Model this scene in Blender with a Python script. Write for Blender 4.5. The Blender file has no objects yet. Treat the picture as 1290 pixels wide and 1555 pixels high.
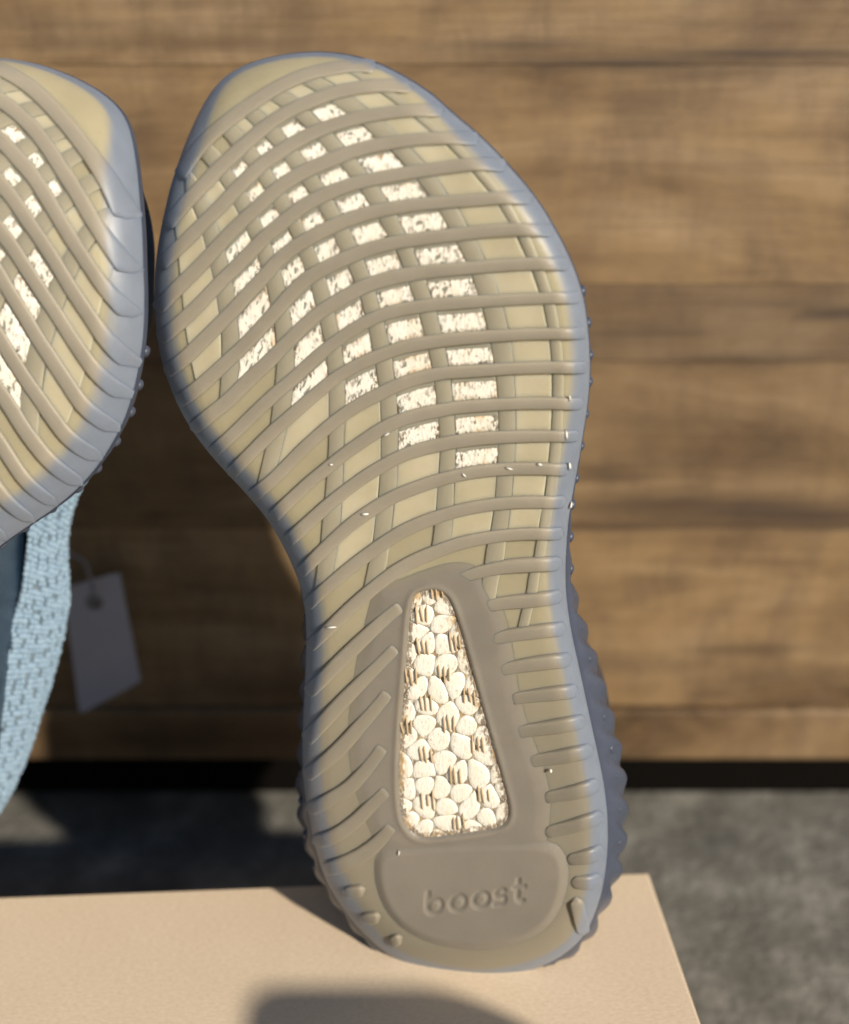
import bpy, bmesh, math, random
import numpy as np
from mathutils import Matrix, Vector

scene = bpy.context.scene
R = math.radians

# ------------------------------------------------------------------ camera
FPX, CX, CY, IW, IH = 1667.0, 645.0, 777.5, 1290.0, 1555.0   # focal length and centre of the 1290 x 1555 picture
CAM = np.array([0.0, 0.0, 0.287])                            # metres; z = 0 is the lid of the shoe box
PITCH = R(23.0)
cd = bpy.data.cameras.new('camera')
cam = bpy.data.objects.new('camera', cd)
scene.collection.objects.link(cam)
scene.camera = cam
cam.location = CAM
cam.rotation_euler = (math.pi / 2 - PITCH, 0, 0)
cd.sensor_fit = 'VERTICAL'
cd.sensor_height = 24.0
cd.lens = 24.0 * FPX / IH
cd.clip_start, cd.clip_end = 0.01, 100.0
cd.dof.use_dof = True
cd.dof.focus_distance = 0.318
cd.dof.aperture_fstop = 3.8

# ------------------------------------------------------------------ light
SUN_TO = np.array([0.168, -0.1968, 0.134]); SUN_TO = SUN_TO / np.linalg.norm(SUN_TO)
SUN_EL = math.asin(SUN_TO[2]); SUN_AZ = math.atan2(SUN_TO[0], SUN_TO[1])
world = bpy.data.worlds.new('World'); scene.world = world
world.use_nodes = True
wn = world.node_tree.nodes; wn.clear()
sky = wn.new('ShaderNodeTexSky'); sky.sky_type = 'NISHITA'; sky.sun_disc = False
sky.sun_elevation = SUN_EL; sky.sun_rotation = SUN_AZ
sky.air_density = 1.0; sky.dust_density = 0.6; sky.ozone_density = 2.0
bg = wn.new('ShaderNodeBackground'); bg.inputs['Strength'].default_value = 0.058
wo = wn.new('ShaderNodeOutputWorld')
world.node_tree.links.new(sky.outputs[0], bg.inputs[0])
world.node_tree.links.new(bg.outputs[0], wo.inputs[0])
sd = bpy.data.lights.new('sun', 'SUN'); sd.energy = 4.2; sd.angle = R(1.8); sd.color = (1.0, 0.91, 0.78)
sun = bpy.data.objects.new('sun', sd); scene.collection.objects.link(sun)
sun.rotation_euler = Vector(SUN_TO).to_track_quat('Z', 'Y').to_euler()
scene.view_settings.view_transform = 'Standard'; scene.view_settings.look = 'None'
scene.view_settings.gamma = 1.0; scene.view_settings.use_curve_mapping = False
scene.view_settings.exposure = 0.36
try:
    scene.cycles.use_denoising = True
    scene.cycles.denoiser = 'OPENIMAGEDENOISE'
    scene.cycles.max_bounces = 8
    scene.cycles.sample_clamp_indirect = 6.0
except Exception:
    pass
# ------------------------------------------------------------------ shoe drawing
# Outsole drawn in the units of the photograph (1290 x 1555) and laid on the real, tilted plane of the sole below.
OUT = [(490,78),(540,85),(576,97),(605,111),(634,128),(660,146),(686,171),(736,212),(776,255),(816,302),(846,352),(870,400),(886,448),
 (893,490),(897,550),(895,596),(890,635),(885,665),(880,698),(874,730),(868,762),(863,795),(860,840),(859,880),(861,912),(868,960),(878,1004),
 (890,1060),(903,1120),(913,1165),(920,1205),(924,1250),(923,1300),(916,1350),(905,1385),(890,1418),(866,1444),(830,1466),(785,1480),(735,1488),
 (690,1484),(645,1474),(605,1460),(568,1434),(536,1400),(510,1364),(492,1330),(479,1288),(468,1240),(461,1190),(459,1140),(461,1080),(464,1020),
 (466,960),(463,922),(456,888),(445,860),(430,828),(408,790),(378,754),(350,724),(322,694),(292,655),(268,612),(251,568),(241,530),(235,480),
 (234,425),(240,370),(248,331),(257,291),(268,255),(284,211),(300,175),(320,139),(342,115),(370,99),(400,89),(440,81)]
RIBS = [None,
 [(272,270),(284,250),(296,233),(316,209),(350,181),(386,155),(420,134),(454,117),(488,107),(520,101),(548,98),(572,102)],
 [(252,345),(266,327),(286,305),(310,281),(334,255),(360,231),(388,205),(416,183),(446,165),(488,148),(510,140),(536,135),(560,131),(592,129),(626,132)],
 [(242,405),(254,392),(270,378),(292,357),(320,329),(342,307),(364,283),(384,263),(404,245),(424,232),(450,215),(484,198),(528,183),(564,175),(600,170),(632,167),(674,167)],
 [(236,472),(250,458),(270,438),(294,414),(316,392),(342,362),(368,336),(388,318),(408,299),(426,283),(452,266),(488,249),(532,231),(564,222),(600,216),(640,211),(684,209),(728,210)],
 [(240,517),(270,494),(300,466),(330,434),(352,412),(386,378),(406,357),(432,336),(460,313),(496,294),(536,279),(568,272),(616,263),(660,257),(700,251),(740,248),(770,252)],
 [(250,566),(280,546),(310,516),(334,492),(354,472),(380,442),(400,422),(420,398),(442,379),(476,358),(506,343),(544,328),(588,317),(636,310),(674,307),(720,304),(760,300),(810,300)],
 [(268,611),(290,598),(314,578),(346,548),(370,526),(400,494),(420,472),(442,446),(468,421),(504,402),(526,392),(560,378),(596,369),(630,364),(660,360),(720,353),(780,348),(842,350)],
 [(290,653),(320,630),(350,606),(380,574),(410,548),(436,520),(464,492),(490,471),(524,450),(556,433),(596,421),(630,415),(660,411),(720,406),(800,400),(866,401)],
 [(319,690),(350,664),(380,634),(418,598),(440,580),(468,554),(494,530),(536,500),(568,482),(606,470),(640,465),(660,462),(720,458),(780,455),(840,452),(883,452)],
 [(347,722),(380,690),(410,659),(451,623),(480,598),(505,577),(529,561),(552,550),(580,538),(610,527),(650,519),(700,513),(760,509),(820,506),(892,506)],
 [(379,756),(406,736),(430,713),(460,681),(500,646),(526,626),(552,610),(580,596),(605,584),(630,575),(668,566),(700,564),(760,560),(820,557),(893,558)],
 [(411,788),(450,751),(470,732),(500,708),(524,688),(556,666),(580,650),(610,636),(640,628),(670,622),(700,617),(760,613),(820,611),(887,613)],
 [(434,824),(450,810),(470,792),(494,770),(520,748),(552,724),(580,707),(610,691),(640,681),(670,674),(700,668),(750,663),(820,661),(881,662)],
 [(453,872),(480,846),(506,820),(530,798),(560,776),(592,756),(620,744),(656,731),(700,719),(750,712),(800,710),(866,713)],
 [(464,922),(480,905),(500,888),(528,864),(560,840),(592,817),(620,801),(660,785),(700,773),(750,764),(800,761),(861,762)],
 [(467,984),(500,954),(530,924),(560,898),(586,877),(605,864),(630,850),(664,836),(700,823),(750,813),(800,809),(857,810)]]
# ribs of the waist and heel that melt into the smooth centre: first point lies at the rim
FADE_L = [[(465,1054),(500,1020),(530,990),(560,962),(592,932),(612,918)],
 [(462,1126),(496,1090),(524,1060),(552,1032),(584,1000),(604,980)],
 [(461,1180),(496,1154),(520,1132),(545,1104),(570,1075),(592,1048)],
 [(465,1230),(500,1214),(530,1196),(552,1173),(566,1155),(584,1130)],
 [(474,1279),(510,1268),(540,1246),(564,1222),(590,1196)],
 [(490,1320),(530,1308),(560,1290),(580,1272),(598,1250)]]
FADE_R = [[(855,855),(800,856),(760,860),(720,870),(678,886)],
 [(856,904),(820,909),(770,914),(724,923)],
 [(861,953),(820,957),(770,964),(724,978)],
 [(870,1000),(830,1004),(790,1010),(740,1022)],
 [(880,1047),(820,1054),(775,1062)],
 [(891,1093),(830,1104),(776,1113)],
 [(902,1137),(850,1148),(800,1157)],
 [(912,1189),(882,1199),(826,1212)],
 [(918,1237),(892,1246),(828,1265)],
 [(920,1290),(893,1299),(862,1306)],
 [(916,1334),(893,1339),(868,1340)]]
NUBS = [[(520,1354),(556,1350)],[(546,1394),(579,1391)],[(590,1430),(612,1423)],[(874,1362),(880,1385),(888,1420)]]
# edges of the columns of panels: L / R edge of column 0 (right) .. 6 (left), top to bottom
EDGE = {
 '0R': [(505,96),(522,107),(550,123),(577,140),(600,157),(627,178),(652,199),(680,220),(700,243),(722,266),(742,290),(759,313),(772,340),(788,362),(798,390),(810,415),(819,444),(826,467),(831,496),(835,520),(837,548),(839,575),(838,600),(838,626),(837,651),(835,676),(833,700),(830,724),(828,751),(821,774),(819,800),(813,824),(810,850),(802,872),(799,900),(792,924),(786,950),(782,964)],
 '0L': [(470,104),(488,117),(512,131),(536,144),(558,165),(583,184),(605,205),(626,225),(646,248),(666,269),(680,296),(698,318),(710,344),(728,370),(737,394),(750,420),(758,444),(766,470),(771,496),(778,524),(780,548),(782,576),(783,600),(784,628),(784,652),(784,678),(782,702),(779,728),(778,752),(775,778),(772,802),(768,826),(766,852),(758,876),(754,904),(750,920)],
 '1R': [(438,116),(456,126),(480,138),(505,158),(525,172),(552,190),(570,209),(597,231),(615,251),(635,275),(652,297),(668,323),(682,347),(696,374),(708,397),(718,422),(726,447),(735,474),(740,498),(746,526),(750,550),(754,576),(756,600),(757,628),(758,651),(756,677),(756,700),(754,726),(752,755),(750,778),(746,804),(739,830),(736,858),(729,900),(722,925)],
 '1L': [(416,126),(434,137),(454,146),(471,169),(490,184),(509,205),(524,221),(545,243),(560,263),(578,283),(591,307),(605,329),(616,354),(630,380),(638,402),(650,430),(656,451),(666,478),(672,502),(678,532),(682,554),(686,580),(689,605),(691,630),(693,657),(693,680),(693,708),(690,734),(690,758),(688,788),(687,812),(683,832)],
 '2R': [(392,141),(408,151),(427,161),(448,179),(463,191),(481,212),(498,230),(516,249),(532,268),(549,290),(562,312),(578,337),(588,357),(604,383),(611,402),(622,434),(629,454),(639,484),(644,506),(652,535),(656,556),(661,588),(664,610),(666,636),(668,661),(669,688),(667,714),(664,742),(663,770),(660,800),(657,826),(653,842)],
 '2L': [(378,153),(394,164),(406,174),(426,191),(436,207),(454,228),(467,243),(483,265),(494,281),(509,307),(520,326),(533,349),(544,370),(555,398),(563,418),(572,444),(578,468),(587,498),(593,520),(597,550),(600,573),(603,598),(605,625),(606,652),(606,679),(604,708),(604,734),(598,768),(597,794),(592,828),(588,860),(582,880)],
 '3R': [(362,170),(377,181),(385,190),(404,209),(416,221),(432,243),(443,257),(459,277),(470,293),(484,316),(495,335),(509,362),(517,381),(531,409),(538,426),(549,455),(554,476),(562,506),(566,532),(572,561),(575,579),(578,609),(579,636),(579,666),(579,692),(577,724),(576,752),(570,784),(568,818),(560,858),(553,890),(550,908)],
 '3L': [(348,181),(362,192),(371,202),(388,223),(399,236),(413,258),(422,272),(436,293),(446,307),(457,333),(467,352),(478,379),(487,397),(496,426),(503,445),(510,478),(515,498),(520,528),(524,552),(526,586),(526,609),(525,642),(523,668),(522,702),(522,724),(520,766),(519,792),(514,830),(508,866),(502,887)],
 '4R': [(332,198),(345,210),(352,221),(370,243),(378,253),(394,273),(402,287),(415,311),(425,328),(440,349),(447,364),(456,394),(464,410),(474,440),(479,460),(488,494),(492,512),(497,550),(499,568),(500,600),(500,626),(500,670),(499,690),(496,734),(494,754),(490,792),(488,822),(484,850),(476,908)],
 '4L': [(316,214),(329,226),(338,236),(354,259),(361,269),(375,291),(382,305),(395,330),(401,345),(412,372),(420,386),(430,418),(435,436),(441,468),(445,490),(449,530),(450,548),(447,594),(444,616),(434,660),(430,676),(424,700),(416,728)],
 '5R': [(300,233),(313,246),(319,255),(339,279),(343,287),(357,313),(362,323),(375,351),(382,362),(393,392),(398,408),(407,440),(411,460),(418,494),(420,512),(421,552),(419,576),(414,622),(411,648),(404,680),(388,750)],
 '5L': [(283,253),(296,267),(303,277),(315,297),(320,309),(330,337),(334,349),(344,384),(348,398),(355,430),(358,452),(363,482),(365,508),(367,554),(364,572),(360,600)],
 '6R': [(284,297),(297,319),(300,329),(310,361),(312,371),(321,406),(324,418),(331,458),(333,474),(338,508),(338,528),(336,576),(335,596),(332,622)],
 '6L': [(262,312),(268,345),(272,385),(275,420),(277,450),(280,480),(284,510),(290,545),(298,580),(306,612),(312,632)]}
WHITE = {1: range(2, 14), 2: range(2, 13), 3: range(2, 11), 4: range(2, 10), 5: range(4, 8)}
WEDGE = [(628,905),(640,897),(662,894),(680,903),(690,925),(700,955),(710,990),(725,1045),(740,1100),(755,1152),(768,1200),(774,1225),(772,1245),(757,1256),(728,1261),
 (700,1265),(672,1268),(650,1271),(630,1267),(617,1252),(610,1235),(607,1200),(607,1150),(610,1100),(613,1060),(618,1000),(622,940)]
PLAT = [(556,884),(575,874),(605,866),(640,852),(690,838),(735,846),(768,895),(788,950),(797,1010),(804,1060),(822,1115),(842,1165),(852,1215),(848,1262),(840,1300),
 (700,1330),(575,1310),(556,1282),(536,1235),(518,1175),(514,1100),(524,1020),(541,940)]
PAD = [(572,1292),(568,1325),(576,1362),(594,1394),(625,1420),(670,1437),(730,1443),(788,1434),(832,1410),(856,1372),(865,1325),(858,1295),(838,1276),(780,1272),(690,1275),(610,1280)]
TICKS = [(664,899),(641,933),(643,981),(692,975),(625,1026),(675,1021),(648,1065),(713,1056),(618,1102),(682,1098),(726,1132),(647,1146),(692,1175),(734,1205),(650,1215),(697,1249)]

BURRS = [(866,603,1.5,4,10),(861,659,2,7,5),(866,706,2.2,5,8),(868,765,1.6,5,20),(706,719,4,1.2,35),(774,709,6,1.4,12),(820,703,4,1.6,0),(556,778,6,2,-8),(588,658,5,1.2,-25),(505,703,3,1.2,0),(504,949,9,1.4,-4),(837,1167,2,2,0),(607,1292,1.2,3,20)]

def chaikin(pts, n=2, closed=False):
    p = np.array(pts, float)
    for _ in range(n):
        if closed:
            q = np.roll(p, -1, 0)
            p = np.stack([.75*p+.25*q, .25*p+.75*q], 1).reshape(-1, 2)
        else:
            a, b = p[:-1], p[1:]
            m = np.stack([.75*a+.25*b, .25*a+.75*b], 1).reshape(-1, 2)
            p = np.vstack([p[:1], m, p[-1:]])
    return p

def resample(p, step=None, n=None, closed=False):
    p = np.array(p, float)
    if closed: p = np.vstack([p, p[:1]])
    L = np.r_[0, np.cumsum(np.linalg.norm(np.diff(p, axis=0), axis=1))]
    if n is None: n = max(2, int(round(L[-1]/step))+1)
    t = np.linspace(0, L[-1], n+1)[:-1] if closed else np.linspace(0, L[-1], n)
    return np.stack([np.interp(t, L, p[:, 0]), np.interp(t, L, p[:, 1])], 1)

OUTS = resample(chaikin(OUT, 2, True), n=420, closed=True)

def seg_dist(P, poly):
    P = np.atleast_2d(np.array(P, float))
    A = poly; B = np.roll(poly, -1, 0); D = B-A
    best = np.full(len(P), 1e9); 
    for i0 in range(0, len(P), 4000):
        Q = P[i0:i0+4000]
        W = Q[:, None, :]-A[None]
        t = np.clip((W*D[None]).sum(2)/np.maximum((D*D).sum(1)[None], 1e-9), 0, 1)
        E = W-t[:, :, None]*D[None]
        best[i0:i0+4000] = np.sqrt((E*E).sum(2).min(1))
    return best

def inside(P, poly):
    P = np.atleast_2d(np.array(P, float)); x, y = P[:, 0], P[:, 1]
    r = np.zeros(len(P), bool); n = len(poly)
    for i in range(n):
        x1, y1 = poly[i]; x2, y2 = poly[(i+1) % n]
        c = ((y1 > y) != (y2 > y))
        with np.errstate(divide='ignore', invalid='ignore'):
            r ^= c & (x < (x2-x1)*(y-y1)/(y2-y1 if y2 != y1 else 1e-9)+x1)
    return r

def sstep(a, b, x):
    t = np.clip((x-a)/(b-a), 0, 1); return t*t*(3-2*t)

# ------------------------------------------------------------------ the plane of the right shoe's sole
LEAN, YAW = R(3), R(7)
UA = np.array([math.cos(YAW), -math.sin(YAW), 0.0])
BK = np.array([math.sin(YAW), math.cos(YAW), 0.0])
VA = BK*math.sin(LEAN)+np.array([0, 0, math.cos(LEAN)])
NA = -BK*math.cos(LEAN)+np.array([0, 0, math.sin(LEAN)])
FWD = np.array([0, math.cos(PITCH), -math.sin(PITCH)]); UPV = np.array([0, math.sin(PITCH), math.cos(PITCH)])
def ray(P):
    P = np.atleast_2d(np.array(P, float))
    return FWD[None]+((P[:, 0]-CX)/FPX)[:, None]*np.array([1., 0, 0])[None]+((CY-P[:, 1])/FPX)[:, None]*UPV[None]
def on_z(P, z):
    d = ray(P); return CAM+d*((z-CAM[2])/d[:, 2])[:, None]
def on_y(P, y):
    d = ray(P); return CAM+d*((y-CAM[1])/d[:, 1])[:, None]
ORG = on_z([(725, 1478)], 0.007)[0]

# signed distance to the outline, tabulated once
_gx = np.arange(200, 960, 4.0); _gy = np.arange(50, 1520, 4.0)
_GX, _GY = np.meshgrid(_gx, _gy); _GP = np.stack([_GX.ravel(), _GY.ravel()], 1)
_SD = (np.where(inside(_GP, OUTS), 1, -1)*seg_dist(_GP, OUTS[::2])).reshape(len(_gy), len(_gx))
def rim_dist(P):
    fx = np.clip((P[:, 0]-_gx[0])/4.0, 0, len(_gx)-1.001); fy = np.clip((P[:, 1]-_gy[0])/4.0, 0, len(_gy)-1.001)
    ix, iy = fx.astype(int), fy.astype(int); fx -= ix; fy -= iy
    return (_SD[iy, ix]*(1-fx)+_SD[iy, ix+1]*fx)*(1-fy)+(_SD[iy+1, ix]*(1-fx)+_SD[iy+1, ix+1]*fx)*fy

def relief(P):
    """depth of the outsole skin below the flat plane: toe spring, heel bevel, rounded rim"""
    P = np.atleast_2d(np.array(P, float))
    d = np.maximum(rim_dist(P), 0.0)
    h = -0.013*np.clip((380-P[:, 1])/310, 0, 2)**2
    h -= 0.005*np.clip((P[:, 1]-1330)/160, 0, 2)**2
    t = np.clip(1-d/44.0, 0, 1)
    h -= 0.0095*(1-np.sqrt(np.maximum(1-0.93*t*t, 0)))
    return h, d

def loc(P, lift=0.0):
    """photograph units -> shoe coordinates (u across, v along, n out of the sole), metres"""
    h, d = relief(P)
    r = ray(P)
    t = (h+((ORG-CAM)@NA))/(r@NA)
    X = CAM+r*t[:, None]-ORG
    L = np.stack([X@UA, X@VA, X@NA+lift], 1)
    return L, d
# ------------------------------------------------------------------ materials
class NT:
    def __init__(s, name):
        s.m = bpy.data.materials.new(name); s.m.use_nodes = True
        s.t = s.m.node_tree; s.n = s.t.nodes; s.n.clear()
        s.out = s.n.new('ShaderNodeOutputMaterial'); s.b = s.n.new('ShaderNodeBsdfPrincipled')
        s.t.links.new(s.b.outputs[0], s.out.inputs[0])
    def link(s, a, b): s.t.links.new(a, b)
    def node(s, typ, **kw):
        n = s.n.new(typ)
        for k, v in kw.items():
            if k.startswith('i_'): n.inputs[k[2:].replace('_', ' ')].default_value = v
            else: setattr(n, k, v)
        return n
    def coords(s, scale=(1, 1, 1), obj=True):
        tc = s.node('ShaderNodeTexCoord'); mp = s.node('ShaderNodeMapping')
        mp.inputs['Scale'].default_value = scale
        s.link(tc.outputs['Object'], mp.inputs[0]); return mp.outputs[0]
    def noise(s, vec, scale, detail=4, rough=.55, dist=0.0):
        n = s.node('ShaderNodeTexNoise'); s.link(vec, n.inputs['Vector'])
        n.inputs['Scale'].default_value = scale; n.inputs['Detail'].default_value = detail
        n.inputs['Roughness'].default_value = rough; n.inputs['Distortion'].default_value = dist
        return n.outputs['Fac']
    def ramp(s, fac, stops):
        r = s.node('ShaderNodeValToRGB'); e = r.color_ramp.elements
        while len(e) < len(stops): e.new(.5)
        for k, (p, c) in enumerate(stops):
            e[k].position = p; e[k].color = (*c, 1) if len(c) == 3 else c
        s.link(fac, r.inputs[0]); return r.outputs[0]
    def mix(s, fac, a, b, mode='MIX'):
        m = s.node('ShaderNodeMix', data_type='RGBA', blend_type=mode)
        for sock, v in ((m.inputs[0], fac), (m.inputs[6], a), (m.inputs[7], b)):
            if hasattr(v, 'is_output'): s.link(v, sock)
            elif isinstance(v, (int, float)): sock.default_value = v
            else: sock.default_value = (*v, 1)
        return m.outputs[2]
    def math(s, op, a, b=0.0):
        m = s.node('ShaderNodeMath', operation=op)
        for sock, v in ((m.inputs[0], a), (m.inputs[1], b)):
            if hasattr(v, 'is_output'): s.link(v, sock)
            else: sock.default_value = v
        return m.outputs[0]
    def attr(s, name):
        a = s.node('ShaderNodeAttribute', attribute_name=name); return a.outputs['Fac']
    def bump(s, h, strength, dist):
        b = s.node('ShaderNodeBump'); b.inputs['Strength'].default_value = strength
        b.inputs['Distance'].default_value = dist; s.link(h, b.inputs['Height'])
        s.link(b.outputs[0], s.b.inputs['Normal'])
    def set(s, **kw):
        for k, v in kw.items():
            k = k.replace('_', ' ')
            if hasattr(v, 'is_output'): s.link(v, s.b.inputs[k])
            else: s.b.inputs[k].default_value = v

RIM = (0.185, 0.212, 0.258)
def rubber(name, col, col2, rough=.42, sss=.85, thick=(0.235, 0.208, 0.16)):
    """cloudy translucent rubber: warm where the cream foam backs it, slate where it overhangs at the rim"""
    m = NT(name)
    v = m.coords((1, 1, 1))
    n1 = m.noise(v, 70, 4); n2 = m.noise(v, 900, 3)
    c = m.mix(m.ramp(n1, [(.35, (0, 0, 0)), (.7, (1, 1, 1))]), col, col2)
    c = m.mix(m.attr('thick'), c, thick)
    n3 = m.noise(v, 160, 5)
    rimc = m.mix(n3, tuple(x*.86 for x in RIM), tuple(x*1.14 for x in RIM))
    c = m.mix(m.attr('rim'), c, rimc)
    dirt = m.ramp(m.noise(v, 420, 6, .7), [(.60, (0, 0, 0)), (.78, (1, 1, 1))])
    c = m.mix(m.math('MULTIPLY', dirt, .16), c, (.16, .13, .09))
    m.set(Base_Color=c, Roughness=m.math('ADD', m.math('MULTIPLY', n1, .22), rough-.11), Subsurface_Weight=sss, Subsurface_Scale=.0042)
    m.b.inputs['Subsurface Radius'].default_value = (1.0, .75, .45)
    m.b.inputs['Specular IOR Level'].default_value = .34
    m.set(Coat_Weight=m.math('MULTIPLY', m.attr('rim'), .45), Coat_Roughness=.42)
    m.bump(n2, .12, .0004)
    return m.m
M_RIB = rubber('tread_rubber', (.302, .268, .208), (.335, .296, .230), .48)
M_STRIP = rubber('strip_rubber', (.335, .300, .218), (.368, .328, .240), .46)
M_PANEL = rubber('cream_rubber', (.46, .402, .268), (.54, .475, .335), .50)
M_BASE = rubber('outsole_rubber', (.365, .318, .205), (.405, .352, .230), .44)
M_HEEL = rubber('heel_rubber', (.232, .206, .168), (.258, .228, .184), .38, thick=(.285, .25, .178))

def make_side():
    m = NT('sidewall_rubber'); v = m.coords()
    n = m.noise(v, 120, 4)
    m.set(Base_Color=m.mix(m.attr('deep_shade'), m.mix(n, (.045, .053, .078), (.072, .084, .118)), m.mix(n, (.008, .022, .045), (.014, .034, .065))), Roughness=.34)  # navy further back: shade on the sidewall put into its colour
    m.b.inputs['Specular IOR Level'].default_value = .5
    m.bump(m.noise(v, 800, 3), .15, .0004); return m.m
M_SIDE = make_side()

def make_foam(name, dirt_amt):
    m = NT(name); tc = m.node('ShaderNodeTexCoord')
    oi = m.node('ShaderNodeObjectInfo')
    add = m.node('ShaderNodeVectorMath', operation='ADD'); m.link(tc.outputs['Object'], add.inputs[0]); m.link(oi.outputs['Random'], add.inputs[1])
    mp = m.node('ShaderNodeMapping'); m.link(add.outputs[0], mp.inputs[0])
    mp.inputs['Scale'].default_value = (1, .38, 1); mp.inputs['Rotation'].default_value = (0, 0, .12)
    v = mp.outputs[0]
    c = m.mix(m.noise(v, 260, 3), (.82, .73, .56), (.92, .89, .82))
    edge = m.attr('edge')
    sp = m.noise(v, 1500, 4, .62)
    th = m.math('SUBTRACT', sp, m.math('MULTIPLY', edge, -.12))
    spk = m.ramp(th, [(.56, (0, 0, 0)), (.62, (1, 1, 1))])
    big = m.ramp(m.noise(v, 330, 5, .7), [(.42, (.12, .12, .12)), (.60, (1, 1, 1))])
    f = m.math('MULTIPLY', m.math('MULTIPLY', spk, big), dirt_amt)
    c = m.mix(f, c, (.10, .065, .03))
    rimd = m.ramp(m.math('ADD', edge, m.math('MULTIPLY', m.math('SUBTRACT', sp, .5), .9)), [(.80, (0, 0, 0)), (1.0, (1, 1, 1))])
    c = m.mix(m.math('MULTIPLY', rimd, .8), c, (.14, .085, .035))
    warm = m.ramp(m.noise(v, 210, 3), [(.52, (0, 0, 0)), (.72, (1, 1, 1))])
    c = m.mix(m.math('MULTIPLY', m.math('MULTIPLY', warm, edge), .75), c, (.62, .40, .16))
    m.set(Base_Color=c, Roughness=.5, Subsurface_Weight=.15, Subsurface_Scale=.0015)
    m.bump(sp, .5, .0006); return m.m
M_FOAM = make_foam('window_foam', .95)
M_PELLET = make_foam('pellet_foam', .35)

def plain(name, c1, c2, scale, rough=.6, bump=.0, bscale=300, metal=0):
    m = NT(name); v = m.coords(); n = m.noise(v, scale, 5)
    m.set(Base_Color=m.mix(n, c1, c2), Roughness=rough, Metallic=metal)
    if bump: m.bump(m.noise(v, bscale, 5), bump, .0008)
    return m.m
M_TICK = plain('tick_foam', (.40, .29, .16), (.52, .40, .25), 900, .6)
M_KNIT = plain('knit_yarn', (.11, .185, .275), (.34, .46, .56), 500, .85, .4, 1500)
M_KNIT_DARK = plain('knit_upper', (.10, .14, .17), (.17, .22, .25), 260, .9, .8, 700)
M_BURR = plain('torn_rubber', (.66, .62, .55), (.78, .75, .68), 400, .4)
M_TAG = plain('tag_card', (.36, .36, .42), (.44, .44, .50), 60, .7)
M_STRING = plain('tag_string', (.16, .16, .18), (.25, .25, .27), 300, .8)
M_BLOCKER = plain('blocker_black', (.02, .02, .022), (.03, .03, .033), 40, .5)

def make_card():
    m = NT('cardboard'); tc = m.node('ShaderNodeTexCoord'); v = tc.outputs['Object']
    n = m.noise(v, 38, 5); f = m.coords((1, 2.2, 1)); fib = m.noise(f, 520, 5, .7)
    c = m.mix(n, (.76, .615, .44), (.83, .69, .51))
    c = m.mix(m.ramp(fib, [(.35, (0, 0, 0)), (.7, (1, 1, 1))]), m.mix(.5, c, (.56, .40, .26)), c)
    spk = m.ramp(m.noise(v, 900, 3), [(.70, (0, 0, 0)), (.76, (1, 1, 1))])
    c = m.mix(m.math('MULTIPLY', spk, .35), c, (.30, .19, .10))
    m.set(Base_Color=c, Roughness=.82); m.bump(fib, .25, .0006); return m.m
M_CARD = make_card()

def make_floor():
    m = NT('concrete_floor'); v = m.coords()
    n = m.noise(v, 28, 7, .68); b = m.noise(v, 9, 4)
    c = m.ramp(n, [(.30, (.075, .070, .058)), (.5, (.165, .157, .135)), (.68, (.33, .315, .275))])
    c = m.mix(m.math('MULTIPLY', b, .5), c, (.12, .115, .10))
    m.set(Base_Color=c, Roughness=.9); m.bump(m.noise(v, 160, 6), .6, .003); return m.m
M_FLOOR = make_floor()

def make_wood():
    m = NT('rustic_wood'); tc = m.node('ShaderNodeTexCoord'); oi = m.node('ShaderNodeObjectInfo')
    off = m.node('ShaderNodeVectorMath', operation='SCALE'); off.inputs['Scale'].default_value = 7.0
    cmb = m.node('ShaderNodeCombineXYZ'); m.link(oi.outputs['Random'], cmb.inputs[0]); m.link(oi.outputs['Random'], cmb.inputs[2])
    m.link(cmb.outputs[0], off.inputs[0])
    add = m.node('ShaderNodeVectorMath', operation='ADD'); m.link(tc.outputs['Object'], add.inputs[0]); m.link(off.outputs[0], add.inputs[1])
    def stretched(sx, sz):
        mp = m.node('ShaderNodeMapping'); mp.inputs['Scale'].default_value = (sx, 1, sz); m.link(add.outputs[0], mp.inputs[0]); return mp.outputs[0]
    g1 = m.noise(stretched(1.0, 5.0), 3.6, 6, .62, .9)      # broad bands
    g2 = m.noise(stretched(1.0, 22.0), 14, 6, .65, .4)     # fine grain
    g3 = m.noise(stretched(5.0, 1.8), 13, 5, .65, .3)           # cross saw marks and blotches
    c = m.ramp(g1, [(.30, (.045, .025, .011)), (.41, (.142, .086, .040)), (.53, (.238, .155, .077)), (.66, (.335, .232, .130))])
    c = m.mix(m.ramp(g2, [(.30, (1, 1, 1)), (.58, (0, 0, 0))]), c, m.mix(.38, c, (.10, .055, .028)))
    c = m.mix(m.math('MULTIPLY', m.ramp(g3, [(.38, (1, 1, 1)), (.60, (0, 0, 0))]), .42), c, (.095, .060, .036))
    blot = m.noise(stretched(2.4, 3.2), 6.0, 6, .65, .5)
    c = m.mix(m.math('MULTIPLY', m.ramp(blot, [(.42, (0, 0, 0)), (.66, (1, 1, 1))]), .45), c, (.31, .20, .092))
    pore = m.ramp(m.noise(stretched(3.0, 40.0), 26, 3, .7), [(.62, (0, 0, 0)), (.70, (1, 1, 1))])
    c = m.mix(m.math('MULTIPLY', pore, .38), c, (.06, .035, .018))
    tint = m.attr('tint')
    c = m.mix(m.math('MINIMUM', m.math('MULTIPLY', tint, m.math('ADD', m.math('MULTIPLY', g2, 1.3), .25)), .92), c, (.052, .033, .022))
    m.set(Base_Color=c, Roughness=.55)
    m.b.inputs['Specular IOR Level'].default_value = .3
    m.bump(g2, .25, .002); return m.m
M_WOOD = make_wood()
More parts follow.
